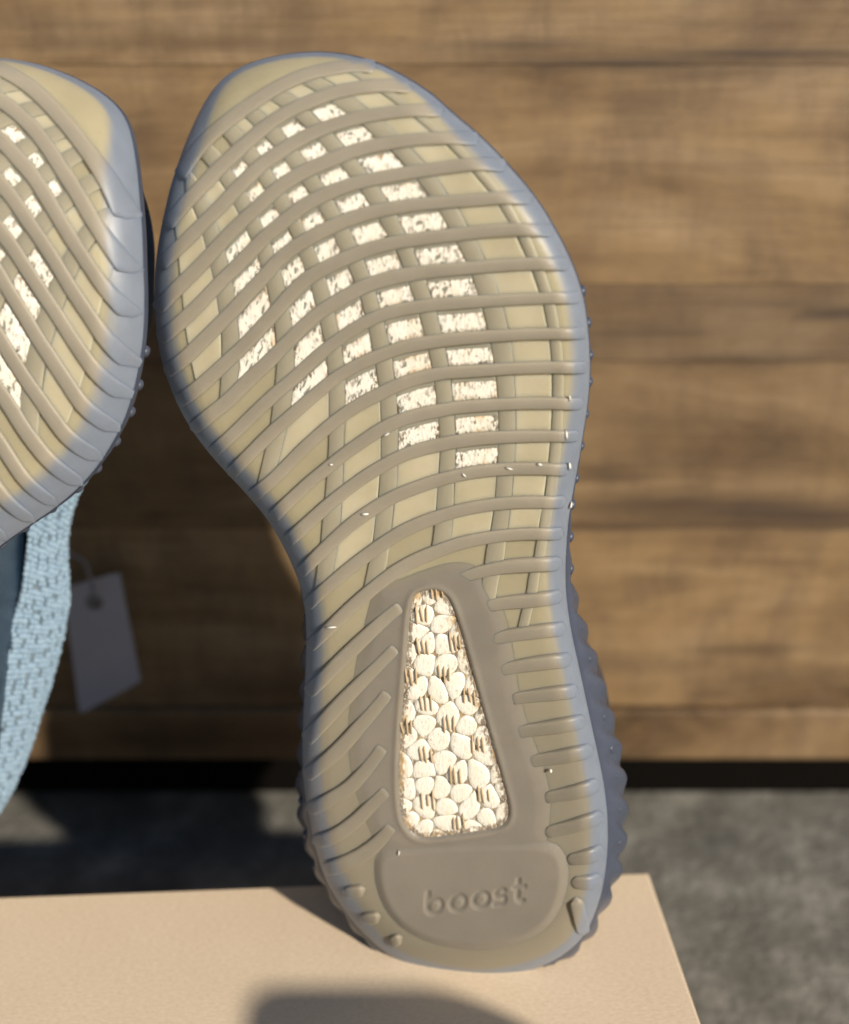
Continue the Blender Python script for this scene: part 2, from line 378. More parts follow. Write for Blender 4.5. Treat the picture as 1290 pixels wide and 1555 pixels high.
M_DARK = plain('dark_board', (.003, .0025, .002), (.006, .005, .004), 30, .9)  # near black, so the shade under the cabinet is in the colour
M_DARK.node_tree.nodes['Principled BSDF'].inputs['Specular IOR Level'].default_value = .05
# ------------------------------------------------------------------ helpers
col = scene.collection
rng = random.Random(7)
def mesh(name, V, F, mat, parent=None, smooth=True, attrs=None):
    me = bpy.data.meshes.new(name)
    me.from_pydata([tuple(map(float, v)) for v in V], [], [tuple(map(int, f)) for f in F])
    if smooth and len(me.polygons): me.polygons.foreach_set('use_smooth', [True]*len(me.polygons))
    for k, a in (attrs or {}).items():
        at = me.attributes.new(k, 'FLOAT', 'POINT'); at.data.foreach_set('value', np.asarray(a, np.float32))
    me.materials.append(mat); me.update()
    o = bpy.data.objects.new(name, me); col.objects.link(o)
    if parent is not None: o.parent = parent
    return o
def empty(name, label, cat, group=None):
    o = bpy.data.objects.new(name, None); col.objects.link(o); o.empty_display_size = .02
    tag(o, label, cat, group); return o
def tag(o, label, cat=None, group=None, kind=None):
    o['label'] = label
    if cat: o['category'] = cat
    if group: o['group'] = group
    if kind: o['kind'] = kind
    return o
def grid_faces(nu, nv, closed_u=False, off=0):
    F = []
    for j in range(nv-1):
        for i in range(nu if closed_u else nu-1):
            a, b = j*nu+i, j*nu+(i+1) % nu
            F.append((off+a, off+b, off+b+nu, off+a+nu))
    return F
def orient(V, F):
    """turn faces so that they look out of the sole (+n)"""
    V = np.asarray(V); s = 0.0
    for f in F[:400]:
        p = V[list(f)]; s += np.cross(p[1]-p[0], p[2]-p[0])[2]
    return F if s >= 0 else [tuple(reversed(f)) for f in F]
def bx(name, lo, hi, mat, parent=None, bevel=0.0, attrs=None):
    bm = bmesh.new(); bmesh.ops.create_cube(bm, size=1.0)
    for v in bm.verts:
        v.co = Vector([lo[k]+(v.co[k]+.5)*(hi[k]-lo[k]) for k in range(3)])
    if bevel: bmesh.ops.bevel(bm, geom=bm.edges[:], offset=bevel, segments=3, affect='EDGES', profile=.5)
    me = bpy.data.meshes.new(name); bm.to_mesh(me); bm.free(); me.materials.append(mat)
    for k, val in (attrs or {}).items():
        at = me.attributes.new(k, 'FLOAT', 'POINT'); at.data.foreach_set('value', np.full(len(me.vertices), val, np.float32))
    o = bpy.data.objects.new(name, me); col.objects.link(o)
    if parent is not None: o.parent = parent
    return o

def thick_at(P):
    P = np.atleast_2d(P)
    y = P[:, 1]
    return .8*sstep(840, 1200, y)
def attrs_at(P, d, extra=None):
    k = (.28+.72*sstep(90, 250, P[:, 1]))*(1-.48*sstep(1330, 1440, P[:, 1])); a = {'rim': 1-sstep(19*k, 33*k, d), 'thick': thick_at(P)}
    if extra: a.update(extra)
    return a
FLOOR_Z = -0.112
GROUND_C = float(ORG[2])
def keep_above(L):
    """press the heel flat where it stands on the lid"""
    L = np.array(L)
    z = GROUND_C+L[:, 1]*VA[2]+L[:, 2]*NA[2]
    low = z < 0.0004
    L[low, 1] += (0.0004-z[low])/VA[2]
    return L

# ------------------------------------------------------------------ setting
floor = mesh('floor', [(-6, -2, FLOOR_Z), (6, -2, FLOOR_Z), (6, 6, FLOOR_Z), (-6, 6, FLOOR_Z)], [(0, 1, 2, 3)], M_FLOOR, smooth=False)
tag(floor, 'mottled grey concrete floor', kind='structure')

CAB_Y = 0.48
cab = empty('wooden_cabinet', 'brown rustic wood cabinet front standing behind the shoes', 'cabinet')
def cz(py): return float(on_y([(1000, py)], CAB_Y)[0][2])
cuts = [(-420, 98, .10), (98, 432, .0), (432, 548, .55), (548, 802, .22), (802, 1072, .0)]
# mineral streaks and knots of the wood: centre, half length, half height (photograph units), strength
STREAK = [(1060, 90, 330, 13, .95), (800, 70, 170, 8, .6), (1180, 108, 160, 7, .7), (120, 40, 260, 16, .35), (330, 12, 300, 10, .35), (1000, 40, 300, 9, .25), (300, 66, 380, 7, .5), (60, 200, 200, 14, .3), (1080, 545, 260, 8, .55), (1150, 800, 260, 6, .8), (960, 800, 200, 6, .7), (1262, 985, 14, 70, .55), (1100, 250, 200, 16, .22), (960, 640, 200, 16, .25),
 (1160, 462, 150, 16, .45), (960, 505, 170, 24, .4), (1270, 478, 70, 9, .9), (1060, 440, 240, 10, .3), (925, 722, 70, 11, .8), (1190, 776, 230, 24, .85), (990, 768, 150, 24, .7),
 (1060, 700, 180, 14, .35), (1130, 985, 90, 10, .75), (960, 1010, 160, 16, .4), (1076, 1058, 34, 9, .55), (1180, 1030, 160, 18, .45), (410, 1040, 160, 30, .5), (1000, 330, 160, 22, .2), (620, 60, 120, 6, .3)]
def streak_at(x, z):
    t = np.zeros(len(x)) 
    for (px, py, hl, hh, amp) in STREAK:
        c = on_y([(px, py)], CAB_Y)[0]; e = on_y([(px+hl, py)], CAB_Y)[0]; f = on_y([(px, py+hh)], CAB_Y)[0]
        dx = (x-c[0])/max(abs(e[0]-c[0]), 1e-6); dz = (z-c[2]-.0012*np.sin(x*40+py))/max(abs(f[2]-c[2]), 1e-6)
        t = np.maximum(t, amp*np.exp(-np.abs(dx)**2.6-dz*dz))
    return t
def plank(z0, z1, y0, y1, tint):
    nx, nz = 181, max(8, int((z1-z0)/.0035))
    X, Z = np.meshgrid(np.linspace(-.9, .9, nx), np.linspace(z0, z1, nz)); X = X.ravel(); Z = Z.ravel()
    V = [(a, y0, c) for a, c in zip(X, Z)]; k = len(V)
    V += [(-.9, y1, z0), (.9, y1, z0), (.9, y1, z1), (-.9, y1, z1)]
    F = grid_faces(nx, nz)
    F += [(k, k+3, k+2, k+1), tuple(range(nx-1, -1, -1))+(k, k+1), tuple(range((nz-1)*nx, nz*nx))+(k+2, k+3)]
    t = np.r_[np.maximum(tint, tint*.6+streak_at(X, Z)), [tint]*4]
    return mesh('plank', V, F, M_WOOD, cab, smooth=False, attrs={'tint': t})
for (a, b, tint) in cuts:
    plank(cz(b)+.00015, cz(a)-.00015, CAB_Y+rng.uniform(0, .0006), CAB_Y+.018, tint)
bx('bottom_rail', (-.9, CAB_Y-.004, cz(1148)), (.9, CAB_Y+.02, cz(1074)), M_WOOD, cab, .002, {'tint': .16})
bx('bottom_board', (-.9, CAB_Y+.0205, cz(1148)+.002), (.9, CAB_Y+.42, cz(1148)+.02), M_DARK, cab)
bx('shade_plinth', (-.88, CAB_Y+.043, FLOOR_Z+.0005), (.88, CAB_Y+.06, cz(1148)+.0015), M_DARK, cab)  # near-black strip standing in for the shaded gap under the cabinet
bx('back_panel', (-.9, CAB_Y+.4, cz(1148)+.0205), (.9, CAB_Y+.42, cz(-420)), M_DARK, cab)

# ------------------------------------------------------------------ shoe box
B1, B2, B3 = on_z([(0, 1362), (985, 1325), (1052, 1555)], 0.0)
ex = (B2-B1)/np.linalg.norm(B2-B1); ey = np.array([-ex[1], ex[0], 0])
box = empty('shoe_box', 'plain tan cardboard shoe box under the shoes', 'box')
box.matrix_world = Matrix(((ex[0], ey[0], 0, B2[0]), (ex[1], ey[1], 0, B2[1]), (0, 0, 1, 0), (0, 0, 0, 1)))
BW, BD = .345, .235
def box_panel(name, lo, hi, bev=.0012): return bx(name, lo, hi, M_CARD, box, bev)
lid = box_panel('lid', (-BW, -BD, -.0022), (0, 0, 0), .0009)
for (lo, hi) in (((-BW, -.002, -.040), (0, 0, -.0024)), ((-BW, -BD, -.040), (0, -BD+.002, -.0024)), ((-.002, -BD+.0022, -.040), (0, -.0022, -.0024)), ((-BW, -BD+.0022, -.040), (-BW+.002, -.0022, -.0024))):
    bx('lid_wall', lo, hi, M_CARD, lid, .0006)
hb = FLOOR_Z+.0004
for (lo, hi) in (((-BW+.004, -.006, hb), (-.004, -.004, -.004)), ((-BW+.004, -BD+.004, hb), (-.004, -BD+.006, -.004)), ((-.006, -BD+.0062, hb), (-.004, -.0062, -.004)), ((-BW+.004, -BD+.0062, hb), (-BW+.006, -.0062, -.004))):
    box_panel('box_wall', lo, hi, .0005)

# added slab out of view, made up to cast the rounded shadow on the lid
def rounded_slab(name, w, h, t, r, mat):
    bm = bmesh.new(); pts = []
    for (cx, cz_, a0) in ((w/2-r, h-r, 0), (-w/2+r, h-r, 90), (-w/2+r, r, 180), (w/2-r, r, 270)):
        for k in range(9):
            a = R(a0+k*90/8); pts.append((cx+r*math.cos(a), cz_+r*math.sin(a)))
    f = [bm.verts.new((x, -t/2, z)) for x, z in pts]; b = [bm.verts.new((x, t/2, z)) for x, z in pts]
    bm.faces.new(f); bm.faces.new(b[::-1]); n = len(pts)
    for i in range(n): bm.faces.new((f[i], b[i], b[(i+1) % n], f[(i+1) % n]))
    bmesh.ops.recalc_face_normals(bm, faces=bm.faces[:])
    me = bpy.data.meshes.new(name); bm.to_mesh(me); bm.free(); me.materials.append(mat)
    o = bpy.data.objects.new(name, me); col.objects.link(o); return o
case = rounded_slab('shadow_blocker', .104, .105, .009, .030, M_BLOCKER)
kk = (.105+.0005)/SUN_TO[2]
case.location = (-.0255+SUN_TO[0]*kk, .2697+SUN_TO[1]*kk, .0004)
tag(case, 'added unseen black rounded slab casting a shadow on the lid', 'shadow blocker')

# ------------------------------------------------------------------ the shoe
def poly_dense(p, step=4.0, n=2): return resample(chaikin(p, n), step)
def build_shoe(root):
    # --- outsole skin: quads from the outline to a spine
    S = OUTS; n = len(S)
    spx = lambda y: np.interp(y, [150, 300, 450, 600, 750, 900, 1050, 1200, 1330, 1400], [470, 530, 570, 580, 600, 645, 680, 695, 700, 705])
    tt = [0, .015, .03, .05, .075, .105, .14, .19, .26, .35, .46, .58, .72, .86, 1.0]
    ys = np.clip(S[:, 1], 190, 1375)
    yy = 190+(ys-190)
    SP = np.stack([spx(yy), yy], 1)
    V, D, PP = [], [], []
    for t in tt:
        P = S*(1-t)+SP*t
        if t == 0: P = S*.9995+SP*.0005
        L, d = loc(P); V.append(L); D.append(d); PP.append(P)
    V = np.vstack(V); D = np.hstack(D); PP = np.vstack(PP)
    F = orient(V, grid_faces(n, len(tt), True))
    outsole = mesh('outsole', V, F, M_BASE, root, attrs=attrs_at(PP, D))
    rim3 = V[:n].copy()

    # --- ribs
    def rib(pts, H=.0013, hw=10.2, fade=False, keep=.3, name='tread_rib', parent=outsole, mat=M_RIB, dense=5.0):
        C = poly_dense(pts, dense); m = len(C)
        T = np.gradient(C, axis=0); T /= np.linalg.norm(T, axis=1)[:, None]; Nn = np.stack([-T[:, 1], T[:, 0]], 1)
        s = np.r_[0, np.cumsum(np.linalg.norm(np.diff(C, axis=0), axis=1))]; Lt = s[-1]
        e = np.minimum(s, Lt-s)
        cap = np.sqrt(np.clip(1-(1-np.clip(e/8.0, 0, 1))**2, 0, 1))
        wfac = np.maximum(cap, .12); hfac = np.maximum(cap, .0)
        wfac = wfac*(1-.12*sstep(.55, 1, s/Lt))
        if fade:
            cap0 = np.sqrt(np.clip(1-(1-np.clip(s/8.0, 0, 1))**2, 0, 1))
            g = 1-sstep(.30, 1.0, s/Lt)
            hfac = cap0*(keep+(1-keep)*g); wfac = np.maximum(cap0, .12)*np.maximum(cap, .3)*(.86+.14*g); hfac = hfac*np.maximum(cap, .4)
        prof = [(-1, -.35), (-.985, .50), (-.90, .84), (-.66, .97), (0, 1.0), (.66, .97), (.90, .84), (.985, .50), (1, -.35)]
        wob = np.array([1+.03*math.sin(.11*k+pts[0][1]) for k in range(m)])
        V, D, PP = [], [], []
        for (a, b) in prof:
            P = C+Nn*(a*hw*wfac*wob)[:, None]
            L, d = loc(P); L[:, 2] += H*b*hfac*(.38+.62*sstep(2, 24, d))-(.0003 if b < 0 else 0)
            V.append(L); D.append(d); PP.append(P)
        V = np.vstack(V); D = np.hstack(D); PP = np.vstack(PP)
        F = orient(V, grid_faces(m, len(prof)))
        return mesh(name, V, F, mat, parent, attrs=attrs_at(PP, D))
    for q, r in enumerate(RIBS[1:]): rib(r, .00115 if q < 9 else .0015, 11.4 if q < 8 else 10.4)
    for r in FADE_L: rib(r, .0016, 11.6, True, .80)
    for r in FADE_R: rib(r, .0019, 10.4, True, .34)
    for r in NUBS: rib(r, .0016, 8.5 if r[0][0] < 800 else 11, name='heel_nub')

    # --- little torn flashes of rubber left by the mould
    for (x, y, w, hgt, a) in BURRS:
        c_, s_ = math.cos(R(a)), math.sin(R(a)); q = [(-w, -hgt), (w*.3, -hgt*.7), (w, hgt*.2), (w*.2, hgt), (-w*.7, hgt*.5)]
        P = np.array([(x+c_*u-s_*v, y+s_*u+c_*v) for u, v in q]); L, dd = loc(np.vstack([P, P, [(x, y)]]))
        L[:5, 2] += .0008; L[5:10, 2] += .0018; L[10, 2] += .0021
        mesh('rubber_burr', L, orient(L, [(5+i, 5+(i+1) % 5, 10) for i in range(5)]+[(i, (i+1) % 5, 5+(i+1) % 5, 5+i) for i in range(5)]), M_BURR, outsole)

    # --- column strips
    ed = {k: poly_dense(v, 4.0, 1) for k, v in EDGE.items()}
    def band(A, B, name, mat, lift):
        m = 70
        A, B = resample(A, n=m), resample(B, n=m)
        V, D, PP = [], [], []
        for (t, l) in ((0, -.0004), (.0, lift*.7), (.07, lift), (.5, lift*1.06), (.93, lift), (1, lift*.7), (1, -.0004)):
            P = A*(1-t)+B*t; L, d = loc(P); L[:, 2] += l
            V.append(L); D.append(d); PP.append(P)
        V = np.vstack(V); D = np.hstack(D); PP = np.vstack(PP)
        return mesh(name, V, orient(V, grid_faces(m, 7)), mat, outsole, attrs=attrs_at(PP, D))
    def cut(p, ya, yb): return p[(p[:, 1] >= ya) & (p[:, 1] <= yb)]
    for k in range(6): band(ed['%dR' % (k+1)], ed['%dL' % k], 'tread_strip', M_STRIP, .00055)
    c = ed['0R']; c2 = c+np.array([18, -3]); band(c+np.array([1.2, 0]), c2, 'tread_strip', M_STRIP, .0005)

    # --- panels and foam windows between ribs and strips
    rd = [None]+[poly_dense(r, 3.0) for r in RIBS[1:]]
    def cross(A, B):
        p = A[:-1, None]; r_ = (A[1:]-A[:-1])[:, None]; q = B[None, :-1]; s_ = (B[1:]-B[:-1])[None]
        den = r_[..., 0]*s_[..., 1]-r_[..., 1]*s_[..., 0]; den = np.where(abs(den) < 1e-9, 1e-9, den); w = q-p
        t = (w[..., 0]*s_[..., 1]-w[..., 1]*s_[..., 0])/den; u = (w[..., 0]*r_[..., 1]-w[..., 1]*r_[..., 0])/den
        k = np.argwhere((t >= 0) & (t <= 1) & (u >= 0) & (u <= 1))
        return k[0][0]+t[k[0][0], k[0][1]] if len(k) else None
    def sub(A, i0, i1, n):
        x = np.arange(len(A)); t = np.linspace(i0, i1, n)
        return np.stack([np.interp(t, x, A[:, 0]), np.interp(t, x, A[:, 1])], 1)
    def cell(r, k, frame=False):
        EL, ER = ed['%dL' % k], ed['%dR' % k]
        T, B = rd[r], rd[r+1]
        ix = [cross(T, EL), cross(T, ER), cross(B, EL), cross(B, ER)]
        if any(i is None for i in ix): return
        white = k in WHITE and r in WHITE[k] and not frame
        nu, nv = 13, 7
        top, bot = sub(T, ix[0], ix[1], nu), sub(B, ix[2], ix[3], nu)
        tg = np.array([-.02, 0, .03, .10, .22, .36, .5, .64, .78, .90, .97, 1.0, 1.02]); tg = np.clip(tg, 0, 1)
        top = np.stack([np.interp(tg, np.linspace(0, 1, nu), top[:, q]) for q in (0, 1)], 1)
        bot = np.stack([np.interp(tg, np.linspace(0, 1, nu), bot[:, q]) for q in (0, 1)], 1)
        gap = np.linalg.norm(bot-top, axis=1).mean(); e0 = (16.0 if white else 4.5)/gap; e1 = (9.5 if white else 4.5)/gap
        V, D, PP, E = [], [], [], []
        vs = [e0, e0+.02, e0+.25*(1-e0-e1), e0+.5*(1-e0-e1), e0+.75*(1-e0-e1), 1-e1-.02, 1-e1]
        seed = rng.random()*100
        for j, t in enumerate(vs):
            P = top*(1-t)+bot*t; L, d = loc(P)
            i = np.arange(nu)
            tq = (t-e0)/(1-e0-e1); edge = np.maximum(np.abs(2*np.array(tg)-1)**4, abs(2*tq-1)**2)
            if white:
                l = .00052+.00016*np.sin(i*1.9+seed+j)*np.cos(j*1.7+seed*2)*(i > 1)*(i < nu-2)-.0003*((i < 1) | (i > nu-2))
            else:
                l = .00040+.00007*np.sin(i*.7+seed)-.0006*((i < 1) | (i > nu-2))
            if j in (0, len(vs)-1): l = l-.0003
            L[:, 2] += l; V.append(L); D.append(d); PP.append(P); E.append(edge)
        V = np.vstack(V); D = np.hstack(D); PP = np.vstack(PP); E = np.hstack(E)
        mesh('foam_window' if white else ('window_surround' if frame else 'tread_panel'), V, orient(V, grid_faces(nu, len(vs))), M_FOAM if white else (M_STRIP if frame else M_PANEL), outsole, attrs=attrs_at(PP, D, {'edge': E}))
    for r in range(1, 16):
        for k in range(7):
            cell(r, k)
            if k in WHITE and r in WHITE[k]: cell(r, k, True)

    # --- smooth heel centre with the letters pressed into it
    build_heel(outsole, root)

    # --- foam wedge seen through the heel opening: closed-cell pellets
    wedge_poly = resample(chaikin(WEDGE, 1, True), n=90, closed=True)
    cen = wedge_poly.mean(0)
    wp = cen+(wedge_poly-cen)*1.03
    L, d = loc(wp); Lc, dc_ = loc([cen]); L[:, 2] += .0001; Lc[:, 2] += .0001
    V = np.vstack([L, Lc]); nW = len(wp)
    foam = mesh('foam_wedge', V, orient(V, [(i, (i+1) % nW, nW) for i in range(nW)]), M_PELLET, root, smooth=False, attrs={'edge': np.ones(nW+1)})
    sites = []; tries = 0
    r2 = random.Random(3)
    cand = np.array([[r2.uniform(600, 780), r2.uniform(888, 1276)] for _ in range(9000)]); cand = cand[inside(cand, wp)]
    for p in cand:
        if all(np.hypot(*(p-q)) > 25.5 for q in sites): sites.append(p)
    for si, p in enumerate(sites):
        poly = [tuple(x) for x in wp]
        for q in sites:
            if q is p or np.hypot(*(q-p)) > 110: continue
            mid = (p+q)/2; nn = q-p; out = []
            for i in range(len(poly)):
                a, b = np.array(poly[i]), np.array(poly[(i+1) % len(poly)])
                da, db = (a-mid)@nn, (b-mid)@nn
                if da <= 0: out.append(tuple(a))
                if da*db < 0: out.append(tuple(a+(b-a)*da/(da-db)))
            poly = out
            if len(poly) < 3: break
        if len(poly) < 3: continue
        poly = resample(chaikin(poly, 2, True), n=18, closed=True); c0 = poly.mean(0)
        V, F, A = [], [], []
        hgt = .00026+.00034*r2.random()
        for (f, l) in ((1.03, -.0001), (.985, .45), (.86, .80), (.58, .96), (.28, 1.0)):
            P = c0+(poly-c0)*f; Lp, d = loc(P); Lp[:, 2] += (l*hgt if l > 0 else l); V.append(Lp)
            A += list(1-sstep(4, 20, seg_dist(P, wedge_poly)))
        Lp, d = loc([c0]); Lp[:, 2] += hgt; V.append(Lp); A.append(0)
        V = np.vstack(V)
        F = grid_faces(18, 5, True)+[(72+i, 72+(i+1) % 18, 90) for i in range(18)]
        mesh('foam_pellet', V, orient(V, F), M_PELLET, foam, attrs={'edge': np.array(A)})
    for (x, y) in TICKS:
        for q in (-7.5, 0, 7.5):
            p0 = np.array([x+q-1.5+r2.uniform(-1.5, 1.5), y-13+r2.uniform(-4, 4)]); p1 = np.array([x+q+1.5+r2.uniform(-1.5, 1.5), y+13+r2.uniform(-4, 4)])
            C = resample([p0, p1], n=6); V = []
            for (a, l) in ((-1.5, .0003), (-1.0, .0009), (0, .0011), (1.0, .0009), (1.5, .0003)):
                P = C+np.array([a, 0]); Lp, d = loc(P); Lp[:, 2] += l-.0008*np.array([1, 0, 0, 0, 0, 1]); V.append(Lp)
            V = np.vstack(V); mesh('tick_mark', V, orient(V, grid_faces(6, 5)), M_TICK, foam)

    # --- sidewall
    A2 = rim3[:, :2]; tan = np.roll(A2, -3, 0)-np.roll(A2, 3, 0)
    out2 = np.stack([tan[:, 1], -tan[:, 0]], 1); out2 /= np.linalg.norm(out2, axis=1)[:, None]
    ctr = A2.mean(0)
    if ((A2-ctr)*out2).sum() < 0: out2 = -out2
    k = 9; ker = np.ones(2*k+1)/(2*k+1)
    out2 = np.stack([np.convolve(np.r_[out2[-k:, q], out2[:, q], out2[:k, q]], ker, 'valid') for q in (0, 1)], 1)
    py = S[:, 1]; right = sstep(560, 700, S[:, 0])
    flare = .0010+.0038*right*sstep(640, 1050, py)+.0046*(1-right)*sstep(1120, 1300, py)+.0040*sstep(1390, 1470, py)-.0016*right*sstep(1340, 1440, py)
    rings = [(0, 0), (-.0004, .0008), (.25, .0016), (.62, .005), (.95, .011), (1.0, .018), (.9, .026), (.6, .034), (.2, .039), (-.0015, .041)]
    vmin, vmax = A2[:, 1].min(), A2[:, 1].max(); vv = (A2[:, 1]-vmin)/(vmax-vmin)
    taper = .36*sstep(.30, .52, vv)*right+.36*sstep(.46, .62, vv)*(1-right)+.22*sstep(.12, .0, vv)*0
    base_n = rim3[:, 2]
    arc = np.r_[0, np.cumsum(np.linalg.norm(np.diff(np.vstack([S, S[:1]]), axis=0), axis=1))]
    nl = int(arc[-1]/47)
    # wavy scallops: finer loop than the outline
    U = 4; N4 = n*U
    def fine(a): return np.interp(np.arange(N4)/U, np.arange(n+1), np.r_[a, a[:1]])
    fA = np.stack([fine(A2[:, 0]), fine(A2[:, 1])], 1); fO = np.stack([fine(out2[:, 0]), fine(out2[:, 1])], 1)
    fB, fF, fT = fine(base_n), fine(flare), fine(taper); fy = fine(S[:, 1]); fx = fine(S[:, 0])
    farc = np.interp(np.arange(N4)/U, np.arange(n+1), arc)/arc[-1]*nl
    amp = (.0005+.0024*sstep(700, 1050, fy))*sstep(420, 560, fy)
    dens = [(0, 0), (-.0004, .0008), (.25, .0016), (.45, .003), (.62, .005), (.75, .007), (.88, .009), (.95, .011), (1.0, .0135), (1.0, .016), (.97, .019), (.93, .022), (.9, .027), (.85, .034), (.75, .045), (.6, .056), (.4, .062), (-.001, .065)]
    sgn = np.where(fx > 690, 1, -1)
    V = []
    for (f, dep) in dens:
        ph = np.mod(sgn*farc-dep/.011+.35, 1.0)
        wave = np.sin(np.pi*ph**.72)**1.3*(1-.25*ph)
        env = max(0, math.sin(min(max((dep-.0012)/.016, 0), 1)*math.pi))
        o = (fF*f if f > 0 else np.full(N4, f))-fT*max(dep-.002, 0)+amp*wave*env
        V.append(np.column_stack([fA+fO*o[:, None], fB-dep]))
    V = keep_above(np.vstack(V))
    F = grid_faces(N4, len(dens), True)
    side = mesh('sidewall', V, F, M_SIDE, root, attrs={'deep_shade': np.repeat([float(sstep(.013, .021, np.array(dp))) for _, dp in dens], N4)})
    # lugs round the sidewall
    lug = None
    for i in range(nl):
        s = (i+.62)/nl*arc[-1]; j = int(np.searchsorted(arc, s)) % n
        yv = S[j, 1]
        if yv < 440 or yv > 1340: continue
        if lug is None:
            bm = bmesh.new(); bmesh.ops.create_icosphere(bm, subdivisions=3, radius=1.0)
            for v in bm.verts:
                t = v.co.y; v.co.x *= (1-.35*t)*(.9+.1*math.cos(t)); v.co.z *= (1-.3*t)
            lug = bpy.data.meshes.new('sidewall_lug'); bm.to_mesh(lug); bm.free(); lug.materials.append(M_SIDE)
            lug.polygons.foreach_set('use_smooth', [True]*len(lug.polygons))
        o = bpy.data.objects.new('sidewall_lug', lug); col.objects.link(o); o.parent = side
        heel = float(sstep(700, 1000, yv)); bot = float(sstep(1380, 1460, yv))
        dep = .0062-.003*bot
        pos = np.array([*(A2[j]+out2[j]*(flare[j]*(.7+.05*heel)-taper[j]*.004+.0007*right[j]*(1-heel))), base_n[j]-dep])
        pos = keep_above([pos+np.array([0, 0.0, 0])])[0]
        y_ax = Vector((-out2[j][1], out2[j][0], -.55)); 
        if y_ax.y > 0: y_ax = Vector((out2[j][1], -out2[j][0], -.55))
        y_ax.normalize(); x_ax = Vector((*out2[j], 0)); z_ax = x_ax.cross(y_ax).normalized(); x_ax = y_ax.cross(z_ax)
        m = Matrix((x_ax, y_ax, z_ax)).transposed().to_4x4()
        sx = .0012; sy = .0017+.0006*heel; sz = .0016
        o.matrix_local = Matrix.Translation(Vector(pos)) @ m @ Matrix.Diagonal((sx, sy, sz, 1))

    # --- upper: a closed body behind the sole
    k = 34; ker = np.hanning(2*k+1); ker /= ker.sum()
    sm = np.stack([np.convolve(np.r_[A2[-k:, q], A2[:, q], A2[:k, q]], ker, 'valid') for q in (0, 1)], 1)
    # fill the waist so that the upper overhangs the arch
    fill = (.015*np.exp(-((vv-.44)/.16)**2)+.010*np.exp(-((vv-.20)/.16)**2))*(1-right)+.004*np.exp(-((vv-.44)/.16)**2)*right
    spn = np.stack([np.interp(vv, [0, .1, .3, .6, .9, 1], [A2[:, 0][vv < .15].mean()]*2+[np.mean(A2[:, 0][(vv > .25) & (vv < .4)]), np.mean(A2[:, 0][(vv > .5) & (vv < .7)]), A2[:, 0][vv > .9].mean(), A2[:, 0][vv > .9].mean()]), vmin+(vmax-vmin)*np.clip(vv, .12, .88)], 1)
    top = np.interp(vv, [0, .15, .35, .55, .75, .92, 1], [.105, .115, .105, .085, .066, .055, .045])
    V = []; qs = [0, .06, .14, .24, .36, .5, .64, .77, .88, .96, 1.0]
    for q in qs:
        w = (1-q**2.6)**.5 if q < 1 else 0.02
        bul = math.sin(min(q*2.2, 1)*math.pi*.5)
        P = sm+out2*(-.002+fill*bul)[:, None]
        P = spn+(P-spn)*w
        dq = .059+q*(np.maximum(top, .070)-.059)
        P = P-out2*(taper*np.minimum(dq, .045)*(1-q))[:, None]
        V.append(np.column_stack([P, base_n*(1-q)-dq]))
    VU = keep_above(np.vstack(V)); F = grid_faces(n, len(qs), True)
    F.append(tuple((len(qs)-1)*n+i for i in range(n)))
    upper = mesh('upper', VU, F, M_KNIT_DARK, root)
    # knit loops on the arch side of the upper
    G = VU.reshape(len(qs), n, 3)
    VV, FF = [], []
    bm = bmesh.new(); bmesh.ops.create_icosphere(bm, subdivisions=1, radius=1.0)
    bm.verts.ensure_lookup_table(); iv = np.array([v.co[:] for v in bm.verts]); fi = [[v.index for v in f.verts] for f in bm.faces]; bm.free()
    r3 = random.Random(5)
    js = [j for j in range(n) if S[j, 0] < 560 and 560 < S[j, 1] < 1440]
    for j in js:
        for a in np.arange(.2, 6.2, .26):
            ia = int(round((a-.2)/.26))
            if r3.random() < .05 or (ia % 3 == 1 and (j+ia) % 4 in (1, 2)): continue
            i0 = int(a); f = a-i0
            jj = j
            p = G[i0, jj]*(1-f)+G[i0+1, jj]*f
            nm = np.array([*out2[jj], -.15])
            p = p+nm*.0003+np.array([r3.uniform(-.0002, .0002), r3.uniform(-.0002, .0002), r3.uniform(-.0002, .0002)])
            sc = np.array([.0011, .0014, .0012])*r3.uniform(.85, 1.2)
            off = len(VV)*12; VV.append(p+iv*sc); FF += [[x+off for x in f_] for f_ in fi]
    o = mesh('knit_loops', np.vstack(VV), FF, M_KNIT, upper); o['kind'] = 'stuff'
    return outsole

